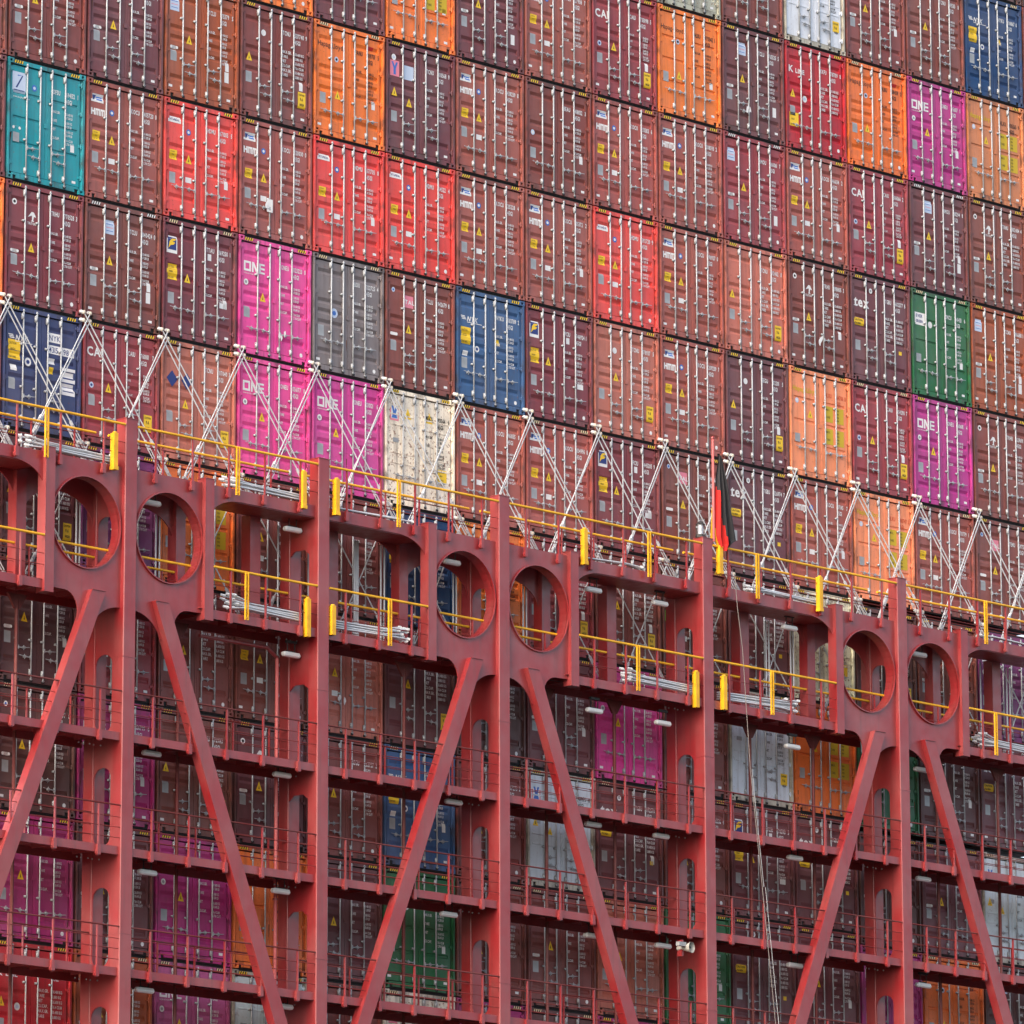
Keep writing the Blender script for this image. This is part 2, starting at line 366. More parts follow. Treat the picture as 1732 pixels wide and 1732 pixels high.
def eve_logo(x=.17, z=1.93):
    mb = MB(); decal(mb, x, x+.42, z, z+.34, WHT); text(mb, 'EVER', x+.05, z+.21, .08, NAV, 1, .9); text(mb, 'GREEN', x+.04, z+.07, .07, NAV, 1, .85)
    return mb
def dfs_logo(x=.17, z=2.10):
    mb = MB(); decal(mb, x, x+.42, z, z+.50, LBL, 'B')
    poly(mb, [(x+.1, z+.12), (x+.15, z+.12), (x+.33, z+.42), (x+.3, z+.43)], NAV); poly(mb, [(x+.16, z+.40), (x+.3, z+.43), (x+.16, z+.43)], BLU)
    poly(mb, [(x+.04, z+.05), (x+.38, z+.05), (x+.38, z+.07), (x+.04, z+.07)], NAV); text(mb, 'www.dongfang.com.cn', x+.03, z-.12, .045, WHT, 0, .8); return mb
def number(pre, num, chk, m, z=2.28, second=True):
    mb = MB(); text(mb, pre, 1.45, z, .105, m, 1, .58, .16); text(mb, num, 1.86, z, .105, m, 1, .58, .16)
    text(mb, chk, 2.23, z, .105, m, 1, .6); q = MB()
    if second: text(mb, '45G1', 1.86, z-.17, .105, m, 1, .58, .16)
    return mb
WT = [['MAX.GR.', '30.480 KG', '67.200 LB'], ['TARE', '3.880 KG', '8.550 LB'], ['NET', '26.600 KG', '58.640 LB'], ['CU.CAP.', '76.4 CU.M', '2.700 CU.FT']]
def weights(kind, m):
    mb = MB(); z = 1.83
    if kind == 0:
        for l, p, q in WT: text(mb, l, 1.43, z, .062, m, 1, .62); text(mb, p, 1.87, z, .058, m, 1, .52); text(mb, q, 1.87, z-.085, .058, m, 1, .52); z -= .21
    elif kind == 1:
        for i, (l, p, q) in enumerate(WT+WT[:2]): text(mb, l, 1.43, z, .07, m, 1, .7); text(mb, p, 1.87, z, .066, m, 1, .62); z -= .115
    else:
        for l, p, q in WT: text(mb, l, 1.43, z, .055, m, 0, .6); text(mb, p, 1.95, z, .055, m, 1, .5); text(mb, q, 1.95, z-.07, .055, m, 1, .5); z -= .17
    return mb
WMESH = {(k, n): weights(k, m).mesh('weight_table') for k in (0, 1, 2) for n, m in (('w', WHT), ('k', BLK), ('o', ORP))}
def ypanel():
    mb = MB()
    for z in (1.62, 1.02): decal(mb, 1.45, 1.75, z, z+.42, YTX, 'B'); decal(mb, 1.86, 2.18, z, z+.42, YTX, 'B')
    for z in (1.62, 1.02):
        for i in range(4): text(mb, '9999', 1.90, z+.32-.09*i, .05, BLK, 0, .6); 
        text(mb, 'MAX.', 1.48, z+.3, .06, BLK, 0, .7); text(mb, 'TARE', 1.48, z+.1, .06, BLK, 0, .7)
    return mb
_cache = {}
def cm(fn, *a_):
    k = (fn.__name__, tuple(id(q) if not isinstance(q, (int, float, str)) else q for q in a_))
    if k not in _cache: _cache[k] = fn(*a_).mesh(fn.__name__)
    return _cache[k]
def white_bits(k):
    mb = MB(); rnd = random.Random(k)
    if k % 3 == 0: decal(mb, 2.02, 2.14, .98, 1.2, WHT)
    if k % 3 != 1: decal(mb, 2.08, 2.2, .24, .30, WHT)
    else: disc(mb, 2.14, .27, .05, .05, WHT)
    if k % 4 == 1: decal(mb, .16, .28, .26, .32, WHT)
    return mb
def circ(x, z, m1, m2, r=.075): mb = MB(); disc(mb, x, z, r, r, m1); disc(mb, x, z, r*.55, r*.5, m2, .0445, 8); return mb
def pill(x, z): mb = MB(); decal(mb, x+.03, x+.22, z, z+.075, WHT); disc(mb, x+.03, z+.0375, .037, .0375, WHT); disc(mb, x+.22, z+.0375, .037, .0375, WHT); return mb
def rect(x, z, w_, h, m): mb = MB(); decal(mb, x, x+w_, z, z+h, m); return mb
def diamonds():
    mb = MB()
    for x in (.2, .68): poly(mb, [(x, 1.96), (x+.18, 1.76), (x+.36, 1.96), (x+.18, 2.16)], NAV, .045)
    return mb
def nyk_number():
    mb = MB(); decal(mb, 1.42, 1.8, 2.2, 2.42, WHT); decal(mb, 1.42, 2.24, 1.93, 2.13, WHT); text(mb, 'NYKU', 1.45, 2.24, .13, NAV, 0, .9); text(mb, '4315', 1.45, 1.96, .13, NAV, 0, .9); text(mb, '98 7', 1.90, 1.96, .13, NAV, 0, .9)
    decal(mb, 1.42, 1.64, 1.68, 1.82, WHT); decal(mb, 1.86, 2.28, 1.02, 1.66, WHT)
    for i in range(5): decal(mb, 1.9, 2.24, 1.1+.1*i, 1.12+.1*i, NAV, y=.0445, n=1)
    return mb
def torn(k):
    mb = MB(); q = random.Random(k); cx, cz = q.choice((1.0, 1.2, 1.42)), .66+q.random()*.2
    if k % 3 == 0: decal(mb, cx-.1, cx+.1, cz-.1, cz+.22, WHT, y=-.012, n=3)
    for j in range(3):
        x, z = cx+q.uniform(-.12, .12), cz+q.uniform(-.1, .08)
        poly(mb, [(x+r0*math.cos(t)*.7, z+r0*math.sin(t)*1.5) for t, r0 in [(i*.9, q.uniform(.03, .085)) for i in range(7)]], WHT, -.016-.004*j)
    return mb

# colour table: sRGB look of the paint
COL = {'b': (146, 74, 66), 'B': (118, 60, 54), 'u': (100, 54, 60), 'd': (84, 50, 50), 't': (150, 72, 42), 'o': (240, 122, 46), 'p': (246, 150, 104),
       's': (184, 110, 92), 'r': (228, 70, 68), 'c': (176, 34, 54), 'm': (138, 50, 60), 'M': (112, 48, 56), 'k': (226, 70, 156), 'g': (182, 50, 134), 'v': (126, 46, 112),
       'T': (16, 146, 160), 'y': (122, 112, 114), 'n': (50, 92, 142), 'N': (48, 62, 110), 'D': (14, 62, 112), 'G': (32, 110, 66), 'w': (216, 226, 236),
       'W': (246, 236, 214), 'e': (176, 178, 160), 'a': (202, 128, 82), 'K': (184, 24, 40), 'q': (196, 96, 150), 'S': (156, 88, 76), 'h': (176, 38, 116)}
CN = {'b': 'brown-red', 'B': 'brown', 'u': 'purple-brown', 'd': 'dark brown', 't': 'rust-brown', 'o': 'orange', 'p': 'peach-orange', 's': 'faded salmon', 'r': 'bright red',
      'c': 'crimson', 'm': 'maroon', 'M': 'dark maroon', 'k': 'pink', 'g': 'magenta', 'v': 'violet', 'T': 'teal', 'y': 'grey', 'n': 'blue', 'N': 'navy-blue', 'D': 'deep-blue', 'G': 'green',
      'w': 'white', 'W': 'rusty cream', 'e': 'dirty cream', 'a': 'tan-orange', 'K': 'red', 'q': 'dusty pink', 'S': 'reddish-brown', 'h': 'deep pink'}
FEAT = {'H': 'yellow square and triangle', 'Y': 'white oblong plate', 'T': 'white swoosh emblem', 'U': 'plain lettering', 'O': 'three big white letters', 'P': 'dark name lettering', 'Q': 'yellow lettering',
        'N': 'white striped logo', 'C': 'slanted white letters', 'X': 'lowercase white letters', 'F': 'blue-yellow emblem', 'K': 'white serif lettering', 'E': 'white label plate', 'D': 'white square plate',
        'R': 'smooth refrigerated doors', 'W': 'warning triangles', 'L': 'pink square plate', 'M': 'blue letter plate', 'B': 'few markings', 'Z': 'blue diamonds', 'I': 'yellow caution sign', 'V': 'large white plates', 'J': 'pale rectangular plate'}
# rows from the top; columns -1..14, '.' = nothing there that the photograph shows
ROWS = {}
ROWS[-4] = {14: 'dU', 15: 'dB'}
ROWS[-3] = dict(zip(range(8, 15), 'mB eB BU wR BU BU DN'.split()))
ROWS[-2] = dict(zip(range(2, 15), 'BB oP uB oQ uJ bH mC oP uJ KK oP gO aQ'.split()))
ROWS[-1] = dict(zip(range(-1, 15), 'BU BU uU tJ BI oP uM bH BB bH bH mJ bH mC uJ BT'.split()))
ROWS[0] = dict(zip(range(-1, 15), 'uU TD bH rY bH rY rY bH bH rY bH sI BT uX GE tJ'.split()))
ROWS[1] = dict(zip(range(-1, 15), 'oP MT BJ MF kO yB BL nN MF sI bH uI pQ mC gO BT'.split()))
ROWS[2] = dict(zip(range(-1, 15), 'BB NV mC sZ kO kO WW bH bH MF BL uX bH pQ bH BL'.split()))
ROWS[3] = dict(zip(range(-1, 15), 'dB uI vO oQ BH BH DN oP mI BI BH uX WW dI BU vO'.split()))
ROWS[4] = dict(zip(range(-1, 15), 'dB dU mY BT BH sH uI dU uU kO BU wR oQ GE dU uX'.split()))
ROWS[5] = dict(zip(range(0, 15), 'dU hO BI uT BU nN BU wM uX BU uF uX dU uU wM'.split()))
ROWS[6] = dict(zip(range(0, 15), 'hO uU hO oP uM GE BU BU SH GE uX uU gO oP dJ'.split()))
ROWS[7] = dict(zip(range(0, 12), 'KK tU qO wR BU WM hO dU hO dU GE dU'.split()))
NUM = {(-1, 1): ('TCNU', '483723', '4'), (-1, 2): ('TCLU', '715379', '5'), (-1, 3): ('TCNU', '537740', '9'), (-1, 4): ('FANU', '309713', '5'), (-1, 5): ('TCNU', '300568', '9'),
       (0, 0): ('DFSU', '694132', '1'), (0, 1): ('KOCU', '405720', '0'), (0, 2): ('HDMU', '671003', '5'), (0, 3): ('KOCU', '420030', '0'), (0, 4): ('HDMU', '671705', '8'),
       (1, 0): ('TRHU', '770528', '3'), (1, 1): ('TCLU', '840424', '0'), (1, 2): ('TTAU', '369250', '1'), (1, 3): ('ONEU', '023223', '0'), (1, 4): ('BSIU', '322725', '4'), (1, 5): ('TCLU', '942679', '8'),
       (1, 6): ('NYKU', '083789', '2'), (2, 1): ('CAIU', '760101', '7'), (2, 2): ('TCNU', '707040', '3'), (2, 3): ('ONEU', '056177', '0'), (2, 4): ('ONEU', '030121', '6'), (-2, 8): ('CAIU', '735098', '5'),
       (-1, 10): ('BMOU', '466061', '7'), (-1, 12): ('CAIU', '506066', '2'), (-1, 13): ('BMOU', '518294', '8'), (0, 10): ('TCNU', '012462', '0'), (0, 12): ('TGBU', '602277', '8'), (0, 13): ('EMCU', '841421', '6'),
       (-2, 11): ('KKFU', '787109', '8'), (-2, 10): ('TCLU', '765525', '5'), (7, 0): ('KKFU', '775779', '1'), (1, 10): ('SEGU', '102201', '5'), (0, 11): ('TRHU', '398805', '3'), (1, 8): ('TCNU', '178937', '5'),
       (-1, 6): ('KOCU', '438239', '8'), (-1, 7): ('BEAU', '418832', '3')}
PRE = {'H': 'KOCU', 'Y': 'HDMU', 'O': 'ONEU', 'N': 'NYKU', 'C': 'CAIU', 'X': 'TGBU', 'F': 'FCIU', 'K': 'KKFU', 'E': 'EMCU', 'P': 'HLBU', 'Q': 'HLXU', 'T': 'TRHU', 'W': 'MSCU', 'R': 'SZLU', 'D': 'DFSU'}
ORD = ['first', 'second', 'third', 'fourth', 'fifth', 'sixth', 'seventh', 'eighth', 'ninth', 'tenth', 'eleventh', 'twelfth', 'thirteenth', 'fourteenth', 'fifteenth']
TIER = {-4: 'topmost tier at right corner', -3: 'fifth tier above the crossed rods', -2: 'fourth tier above the crossed rods', -1: 'third tier above the crossed rods', 0: 'second tier above the crossed rods',
        1: 'first tier above the crossed rods', 2: 'directly behind the crossed rods', 3: 'tier behind the round openings', 4: 'tier just under the round openings', 5: 'second tier under the round openings',
        6: 'third tier under the round openings', 7: 'lowest visible tier'}
rnd = random.Random(5)
PX, PZ = 2.5, 2.93
def container(r_, c_, code):
    col, ty = code[0], code[1]
    z0 = -PZ*(r_+1) - (.14 if (c_ >= 12 and r_ >= 3) else 0) - (.10 if c_ >= 12 and r_ >= 5 else 0)
    e = empty('shipping_container', (PX*c_+.031, 0, z0))
    st = 'at the left photo edge' if c_ < 0 else 'at the right photo edge' if c_ > 14 else ORD[c_]+' stack from left'
    if r_ == -4: st = 'above the deep-blue container'
    lab = '%s container, %s, %s, %s' % (CN[col], FEAT[ty], TIER[r_], st)
    lw = lab.split()
    if len(lw) > 16: lab = '%s container, %s, %s, %s' % (CN[col], FEAT[ty], TIER[r_].replace(' above the crossed rods', ' above rods').replace(' under the round openings', ' below openings').replace('tier just below openings', 'tier below openings').replace('the ', ''), st.replace(' from left', ' along'))
    tag(e, lab, 'container', 'shipping containers stacked in the wall')
    seed = rnd.random(); j = lambda v: v*(1+rnd.uniform(-.07, .07))
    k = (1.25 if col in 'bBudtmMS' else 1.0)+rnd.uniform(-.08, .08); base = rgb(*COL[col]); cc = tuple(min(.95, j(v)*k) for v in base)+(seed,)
    fcol = cc
    if ty in 'RM' and col == 'w': fcol = (.5, .48, .40, seed)
    pat = 'W' if (ty in 'RW' or (ty == 'M' and col in 'wW')) else ('B' if ty in 'DQE' or (ty == 'P' and rnd.random() < .4) else 'A')
    rusty = 1 if col in 'We' else 0
    obj('frame', FRAME, e, color=fcol)
    for s in (0, 1): obj('door', DOORS[(pat, s, rusty)], e, color=cc)
    gk = 1 if pat == 'W' else 0
    pair = ty in 'HYOPQNFEWKB' or (ty == 'T' and r_ == 1)
    bw = rnd.uniform(-.03, .03); bo = (bw, bw*.5, -bw*.5, -bw)
    hz = .70+rnd.uniform(-.06, .08)
    for i, x in enumerate((.61, 1.03, 1.39, 1.81)):
        b_ = obj('locking_bar', BARM[gk], e, (x+bo[i], 0, 0))
        if pair: d, z = (-1 if i < 2 else 1), hz
        else: d, z = ((1, hz+.12) if i == 0 else (-1, hz-.08) if i == 1 else (1, hz+.12) if i == 2 else (-1, hz-.08))
        obj('handle', HAND[(d, gk)], b_, (0, 0, z))
    obj('hazard_stripes', STR['w' if ty in 'DJ' and r_ % 2 else rnd.choice('yyyyyc')], e)
    lm, ln = (WHT, 'w')
    if ty in 'PQ': lm, ln = (BLK, 'k') if col != 'p' else (ORP, 'o')
    if col in 'wWe': lm, ln = BLK, 'k'
    n = NUM.get((r_, c_)) or (PRE.get(ty, rnd.choice(('TCNU', 'TCLU', 'TEMU', 'SEGU', 'BMOU'))), '%06d' % rnd.randint(100000, 999999), str(rnd.randint(0, 9)))
    if ty == 'V': obj('lettering', nyk_number().mesh('lettering'), e)
    else:
        obj('lettering', number(*n, lm).mesh('lettering'), e)
        if ty == 'Q': obj('weight_table', cm(ypanel), e)
        elif pat == 'W' and 0: pass
        else: obj('weight_table', WMESH[(1 if ty in 'KIXT' and r_ != 1 else 2 if ty in 'C' else 0, ln)], e)
    P = lambda name, *a_: obj(name, cm(*a_), e)
    if ty not in 'RW' and not (pat == 'W'): P('data_plate', csc, .21+(.02 if ty in 'QP' else 0), rnd.choice((.84, .88, .92)))
    else: P('data_plate', csc, .3, 1.48 if ty == 'R' else 1.5, GALD)
    if ty != 'R': obj('sticker', cm(white_bits, rnd.randint(0, 11)), e)
    if ty == 'H':
        if rnd.random() < .8 or c_ < 8: P('logo_plate', plate_logo)
        P('logo', hmm_logo); P('sticker', circ, .83, 2.17, BLU, WHT); P('warning_sign', caution, .22, 1.42); P('warning_sign', triangle, .74, 1.4); P('label_plate', rect, .74, .93, .2, .13, WHT)
    elif ty == 'Y': P('logo_plate', hyu_logo); P('sticker', circ, .83, 2.17, BLU, WHT); P('warning_sign', caution, .22, 1.42); P('warning_sign', triangle, .74, 1.4); P('label_plate', rect, .74, .93, .2, .13, WHT)
    elif ty == 'T': P('logo', tri_logo); P('sticker', circ, .3, 2.42, WHT, BLK); P('warning_sign', triangle, .74, 1.3); P('label_plate', pill, .2, 1.22)
    elif ty == 'U':
        P('warning_sign', triangle, rnd.choice((.72, .74)), rnd.choice((1.3, 1.42, 1.1))); P('label_plate', pill, .2, 1.22)
        if rnd.random() < .5: P('sticker', circ, .3, 2.4, WHT, BLU, .06)
    elif ty == 'J': P('logo_plate', wplate, rnd.choice((.66, .18)), 2.16); P('warning_sign', triangle, .72, 1.42); P('label_plate', pill, .2, 1.22); P('label_plate', rect, 2.0, .70, .14, .26, WHT)
    elif ty == 'B': P('sticker', circ, rnd.choice((.3, .76)), rnd.choice((1.9, 1.5)), LBL, BLU if col == 'y' else WHT, .12 if col == 'y' else .07)
    elif ty == 'I':
        P('warning_sign', triangle, rnd.choice((.22, .74)), 1.42); P('warning_sign', tall_caution, 1.98, .55)
        if rnd.random() < .6: P('sticker', circ, .8, 2.2, WHT, WHT, .08)
    elif ty == 'O': P('logo', one_logo); P('sticker', circ, .28, 1.78, WHT, GALD, .075); P('warning_sign', triangle, .74, 1.38)
    elif ty in 'PQ':
        P('logo', hap_logo, BLK if ty == 'P' else YTX); P('sticker', circ, .8 if ty == 'P' else .32, 2.02, LBL, BLK if ty == 'P' else WHT, .07); P('warning_sign', triangle, .74, 1.02 if ty == 'P' else 1.62)
        if ty == 'P': P('sticker', rect, 1.86, 2.48, .22, .09, REDM)
    elif ty == 'N': P('logo', nyk_logo); P('warning_sign', caution, .18, 1.5, .36, .42); P('sticker', circ, .76, 1.42, WHT, NAV, .08); P('label_plate', rect, .26, 1.2, .18, .12, WHT); P('label_plate', rect, 1.45, 1.62, .12, .16, YEL)
    elif ty == 'V': P('logo', nyk_logo); P('warning_sign', caution, .18, 1.62, .38, .46); P('sticker', circ, .8, 1.62, WHT, NAV, .1); P('label_plate', rect, .26, 1.36, .2, .14, WHT); P('label_plate', rect, 1.46, 1.45, .14, .16, YEL)
    elif ty == 'C':
        P('logo', cai_logo); P('warning_sign', triangle, .74, 1.3); P('sticker', circ, .3, 1.4, LBL, NAV, .07); P('warning_sign', tall_caution, 1.98, .55)
    elif ty == 'X': P('logo', tex_logo); P('warning_sign', wide_caution, .17, 1.52); P('sticker', circ, .86, 2.52, WHT, GALD, .07); P('label_plate', rect, 1.98, .96, .12, .1, YEL)
    elif ty == 'F': P('logo', flo_logo); P('warning_sign', caution, .17, 1.42, .34, .38); P('warning_sign', triangle, .74, 1.42); P('sticker', rect, 1.5, 2.08, .12, .16, WHT); P('label_plate', rect, 1.9, .98, .22, .13, WHT)
    elif ty == 'K': P('logo', kl_logo); P('warning_sign', triangle, .22, 1.42); P('sticker', circ, .8, 1.44, WHT, LBL, .09); P('warning_sign', caution, .18, .62, .36, .38)
    elif ty == 'E': P('logo_plate', eve_logo); P('sticker', circ, .8, 2.0, WHT, WHT, .09)
    elif ty == 'D': P('logo_plate', dfs_logo); P('sticker', circ, .86, 2.3, BLU, LBL, .08); P('label_plate', pill, .2, 1.22)
    elif ty == 'R': P('warning_sign', tall_caution, 1.98, .5); P('label_plate', rect, 1.9, 1.5, .22, .45, GALD)
    elif ty == 'W': P('logo', msc_logo); P('warning_sign', triangle, .7, 2.2, .24); P('warning_sign', triangle, 1.45, 2.2, .24); P('warning_sign', caution, 1.86, .8, .32, .3)
    elif ty == 'L': P('logo_plate', rect, .66, 2.06, .34, .30, PNK); t_ = MB(); text(t_, 'TAL', .7, 2.15, .1, WHT, 1, 1.1, y=.043); obj('logo', t_, e); P('warning_sign', triangle, .74, 1.42); P('label_plate', pill, .2, 1.3); P('sticker', circ, .3, 2.44, LBL, BLU, .06)
    elif ty == 'M':
        P('logo_plate', msc_logo if col in 'wW' else y_logo); P('warning_sign', triangle, .22, 1.5); P('warning_sign', triangle, .74, 1.3)
        if col == 'u': P('logo_plate', rect, .66, 1.98, .34, .36, LBL); P('sticker', circ, .3, 2.48, WHT, LBL, .08)
    elif ty == 'Z': P('sticker', diamonds); P('warning_sign', triangle, .72, 1.3); P('warning_sign', tall_caution, 1.98, .55)
    if rnd.random() < .55:                                   # rust runs below hinges, rods and the door seam
        q = MB()
        for _ in range(rnd.randint(1, 3)):
            x, z, L_ = rnd.choice((.15, .63, 1.05, 1.19, 1.41, 1.83, 2.29))+rnd.uniform(-.02, .02), rnd.choice((.55, .9, 1.12, 1.9, 2.6)), rnd.uniform(.12, .38)
            poly(q, [(x-.012, z), (x+.014, z), (x+.010, z-L_*.5), (x+.003, z-L_), (x-.004, z-L_*.8), (x-.012, z-L_*.4)], RUST, .0488)
        obj('rust_run', q, e)
    if (r_, c_) == (3, 9): P('sticker', circ, .26, 1.5, GRN, GRN, .19)
    if (r_, c_) in ((0, 3), (1, 3), (0, 11), (4, 4), (-2, 10)): obj('torn_label', torn(r_*7+c_).mesh('torn_label'), e)
for r_ in (-3, -2, -1): ROWS[r_][15] = 'BB'
for r_, dct in ROWS.items():
    for c_, code in dct.items(): container(r_, c_, code)

# ------------------------------------------------------------------ lashing bridge
YF, YB = -1.75, -.80            # front plates, rear plates
XS = [2.35, 8.58, 14.75, 22.15, 29.68]
AF = (0, 2, 4)
LEV = [('A', -9.70), ('B', -12.64), ('C', -15.84), ('D', -18.44), ('E', -21.17), ('F', -23.85)]
RAIL = {'A': -8.72, 'B': -11.64, 'C': -14.90, 'D': -17.51, 'E': -20.25, 'F': -22.85}
ZB = -27.2
bridge = empty('lashing_bridge', (XS[2], -1.3, ZB)); BL = Vector(bridge.location)
tag(bridge, 'dark red steel lashing bridge with round openings and walkways in front of the containers', 'gantry')
def part(name, mb, parent=None):
    o = obj(name, mb); o.parent = parent or bridge; o.location = -BL if parent is None else (0, 0, 0); o.color = (1, 1, 1, rnd.random()); return o
def arc(cx, cz, rx, rz, a0, a1, n=8): return [(cx+rx*math.cos(R(a0+(a1-a0)*i/n)), cz+rz*math.sin(R(a0+(a1-a0)*i/n))) for i in range(n+1)]
def hexagon_pillar(mb, x, y0, y1, zt, w_=.19, ch=.018):
    pts = [(x-w_+ch, y0), (x+w_-ch, y0), (x+w_, y0+ch), (x+w_, y1), (x-w_, y1), (x-w_, y0+ch)]
    for p, q in zip(pts, pts[1:]+pts[:1]): mb.face([(*p, ZB), (*q, ZB), (*q, zt), (*p, zt)], BR)
    mb.face([(*p, zt) for p in pts], BR); mb.face([(*p, ZB) for p in pts[::-1]], BR)
for i, x in enumerate(XS):
    mb = MB(); hexagon_pillar(mb, x, -1.87, -1.57, -8.57); mb.box(x-.20, x+.20, -1.885, -1.555, -8.57, -8.555, BR)
    for z in (-14.1, -20.4): mb.box(x-.197, x+.197, -1.877, -1.56, z, z+.012, BR)
    part('front_pillar', mb)
    mb = MB(); hexagon_pillar(mb, x, -.92, -.60, -9.9); part('rear_pillar', mb)
    # web between the pillars with arched walk-through openings
    z1 = -9.7; holes = []
    for (n0, zf), (n1, zn) in zip(LEV[1:], LEV[2:]+[('', -28)]):
        top = zf+1.90; u0, u1 = -1.50, -.96
        if i in (1,): holes.append([(-1.56, zf+.06), (-1.56, top-.1), (-1.4, top+.02), (-1.08, top+.02), (-.93, top-.1), (-.93, zf+.06)])
        else: holes.append([(u0, zf+.25), (u0, top-.27)]+arc(-1.23, top-.27, .27, .22, 180, 0, 8)[1:-1]+[(u1, top-.27), (u1, zf+.25)]+arc(-1.23, zf+.25, .27, .2, 0, -180, 8)[1:-1])
    mb = MB(); mb.prism([(-1.57, ZB), (-1.57, z1), (-.92, z1), (-.92, ZB)], x-.185, x-.155, BR, holes, 'x'); part('web_plate', mb)
for i in AF:
    x = XS[i]
    for s in (-1, 1):
        P_ = lambda u, v: (x+s*u, v)
        out = [P_(.19, -9.70), P_(2.37, -9.70), P_(2.37, -12.76), P_(1.92, -12.77)]
        out += [P_(u, v) for u, v in arc(1.92, -13.22, .42, .45, 90, 180, 6)][1:] + [P_(1.53, -13.45), P_(1.16, -13.45)]
        out += [P_(u, v) for u, v in arc(.19, -13.95, 1.0, .98, 25, 90, 8)]
        hole = [P_(1.30+1.05*math.cos(R(t)), -11.15+1.05*math.sin(R(t))) for t in range(0, 360, 9)]
        mb = MB(); mb.prism(out, YF, YF+.03, BR, [hole]); part('circle_plate', mb)
        mb = MB(); n = 40
        for k in range(n):
            t0, t1 = R(360*k/n), R(360*(k+1)/n)
            q = lambda r, t, y: (x+s*1.30+r*math.cos(t), y, -11.15+r*math.sin(t))
            for (ra, rb, ya, yb) in ((1.05, 1.05, YF-.05, YF+.26), (1.075, 1.075, YF-.05, YF+.26)): mb.face([q(ra, t0, ya), q(ra, t1, ya), q(rb, t1, yb), q(rb, t0, yb)], BR)
            for y in (YF-.05, YF+.26): mb.face([q(1.05, t0, y), q(1.05, t1, y), q(1.075, t1, y), q(1.075, t0, y)], BR)
        part('opening_ring', mb)
        xo = x+s*2.5
        mb = MB(); mb.box(xo-.14, xo+.14, -1.87, -1.60, -12.92, -9.60, BR); mb.box(xo-.15, xo+.15, -1.88, -1.59, -9.60, -9.585, BR); mb.box(xo-.147, xo-.133, -1.877, -1.863, -12.92, -9.6, BR)
        mb.box(xo-.25, xo+.14, -1.80, -1.62, -12.66, -12.645, BR); part('stiffener', mb)
        mb = MB(); mb.box(xo-.17, xo+.13, -.92, -.64, -12.72, -9.9, BR); part('stiffener', mb)
        # rear plate with arched soffit and outer haunch
        inner = [P_(.19, -9.72), P_(2.36, -9.72), P_(2.36, -11.0)]+[P_(u, v) for u, v in arc(1.27, -11.0, 1.09, .72, 0, 180, 12)][1:-1]+[P_(.19, -11.0)]
        mb = MB(); mb.prism(inner, YB, YB+.03, BR); part('rear_plate', mb)
        # brace
        bx = lambda z: 1.0+.42*(-12.7-z)
        mb = MB(); quad = [P_(bx(-12.7)-.22, -12.70), P_(bx(-12.7)+.20, -12.70), P_(bx(ZB)+.20, ZB), P_(bx(ZB)-.22, ZB)]
        mb.prism(quad, -1.90, -1.66, BR)
        quad2 = [P_(bx(-12.7)-.215, -12.70), P_(bx(-12.7)+.195, -12.70), P_(bx(-12.7)+.195, -12.69), P_(bx(-12.7)-.215, -12.69)]
        mb.prism(quad2, -1.92, -1.70, BR); part('diagonal_brace', mb)
XL, XR = -3.2, 38.0
def spans(names_gap):
    """bays between the obstacles"""
    ed = sorted(names_gap); out = []; x = XL
    for a_, b_ in ed:
        if a_ > x: out.append((x, a_))
        x = b_
    out.append((x, XR)); return out
pil = [(x-.19, x+.19) for x in XS]; sti = [(XS[i]+s*2.5-.14, XS[i]+s*2.5+.14) for i in AF for s in (-1, 1)]
plates = [(XS[i]-2.6, XS[i]+2.6) for i in AF]
# top girder front faces in the open bays, with haunches towards the circle plates
for (a_, b_) in spans(plates+[p for k, p in enumerate(pil) if k not in AF]):
    L0 = any(abs(a_-(XS[i]+2.6)) < .02 for i in AF); R0 = any(abs(b_-(XS[i]-2.6)) < .02 for i in AF)
    for (ya, yb, hw, hh) in ((YF-.01, YF+.02, 1.0, .55), (YB, YB+.03, .9, .85)):
        out = [(a_, -9.70), (b_, -9.70)]
        if R0: out += [(b_, -9.98-hh)]+[(b_-hw*(1-math.cos(R(t))), -9.98-hh+hh*math.sin(R(t))) for t in range(9, 91, 9)]
        else: out += [(b_, -9.98)]
        if L0: out += [(a_+hw*(1-math.cos(R(t))), -9.98-hh+hh*math.sin(R(t))) for t in range(90, 0, -9)]+[(a_, -9.98-hh)]
        else: out += [(a_, -9.98)]
        mb = MB(); mb.prism(out, ya, yb, BR); part('top_girder', mb)
    mb = MB(); mb.box(a_, b_, YF+.02, YB, -10.00, -9.985, BR)
    x = a_+.6
    while x < b_: mb.box(x, x+.02, YF+.03, YB-.01, -9.985, -9.74, BR); x += .8
    part('girder_soffit', mb)
# decks, fascias
for nme, z in LEV:
    mb = MB()
    for (a_, b_) in spans(pil):
        mb.box(a_, b_, -1.57, -.50, z-.03, z, BR)
        if nme != 'A':
            mb.box(a_, b_, -1.60, -1.57, z-.05, z+.02, BR)
            x = a_+.4
            while x < b_-.1: mb.box(x, x+.012, -1.57, -.93, z-.15, z-.031, BR); x += .62
            mb.box(a_, b_, -.54, -.50, z-.22, z-.031, BR)
    part('walkway_deck', mb)
    if nme != 'A':
        for (a_, b_) in spans(pil+(sti if nme == 'B' else [])):
            if nme == 'B' and any(XS[i]-2.5 < (a_+b_)/2 < XS[i]+2.5 for i in AF): continue
            mb = MB(); mb.box(a_, b_, -1.80, -1.785, z-(.21 if nme == 'B' else .185), z, BR); mb.box(a_, b_, -1.785, -1.60, z-.02, z-.005, BR); mb.box(a_, b_, -1.785, -1.70, z-.18, z-.165, BR); part('fascia_beam', mb)
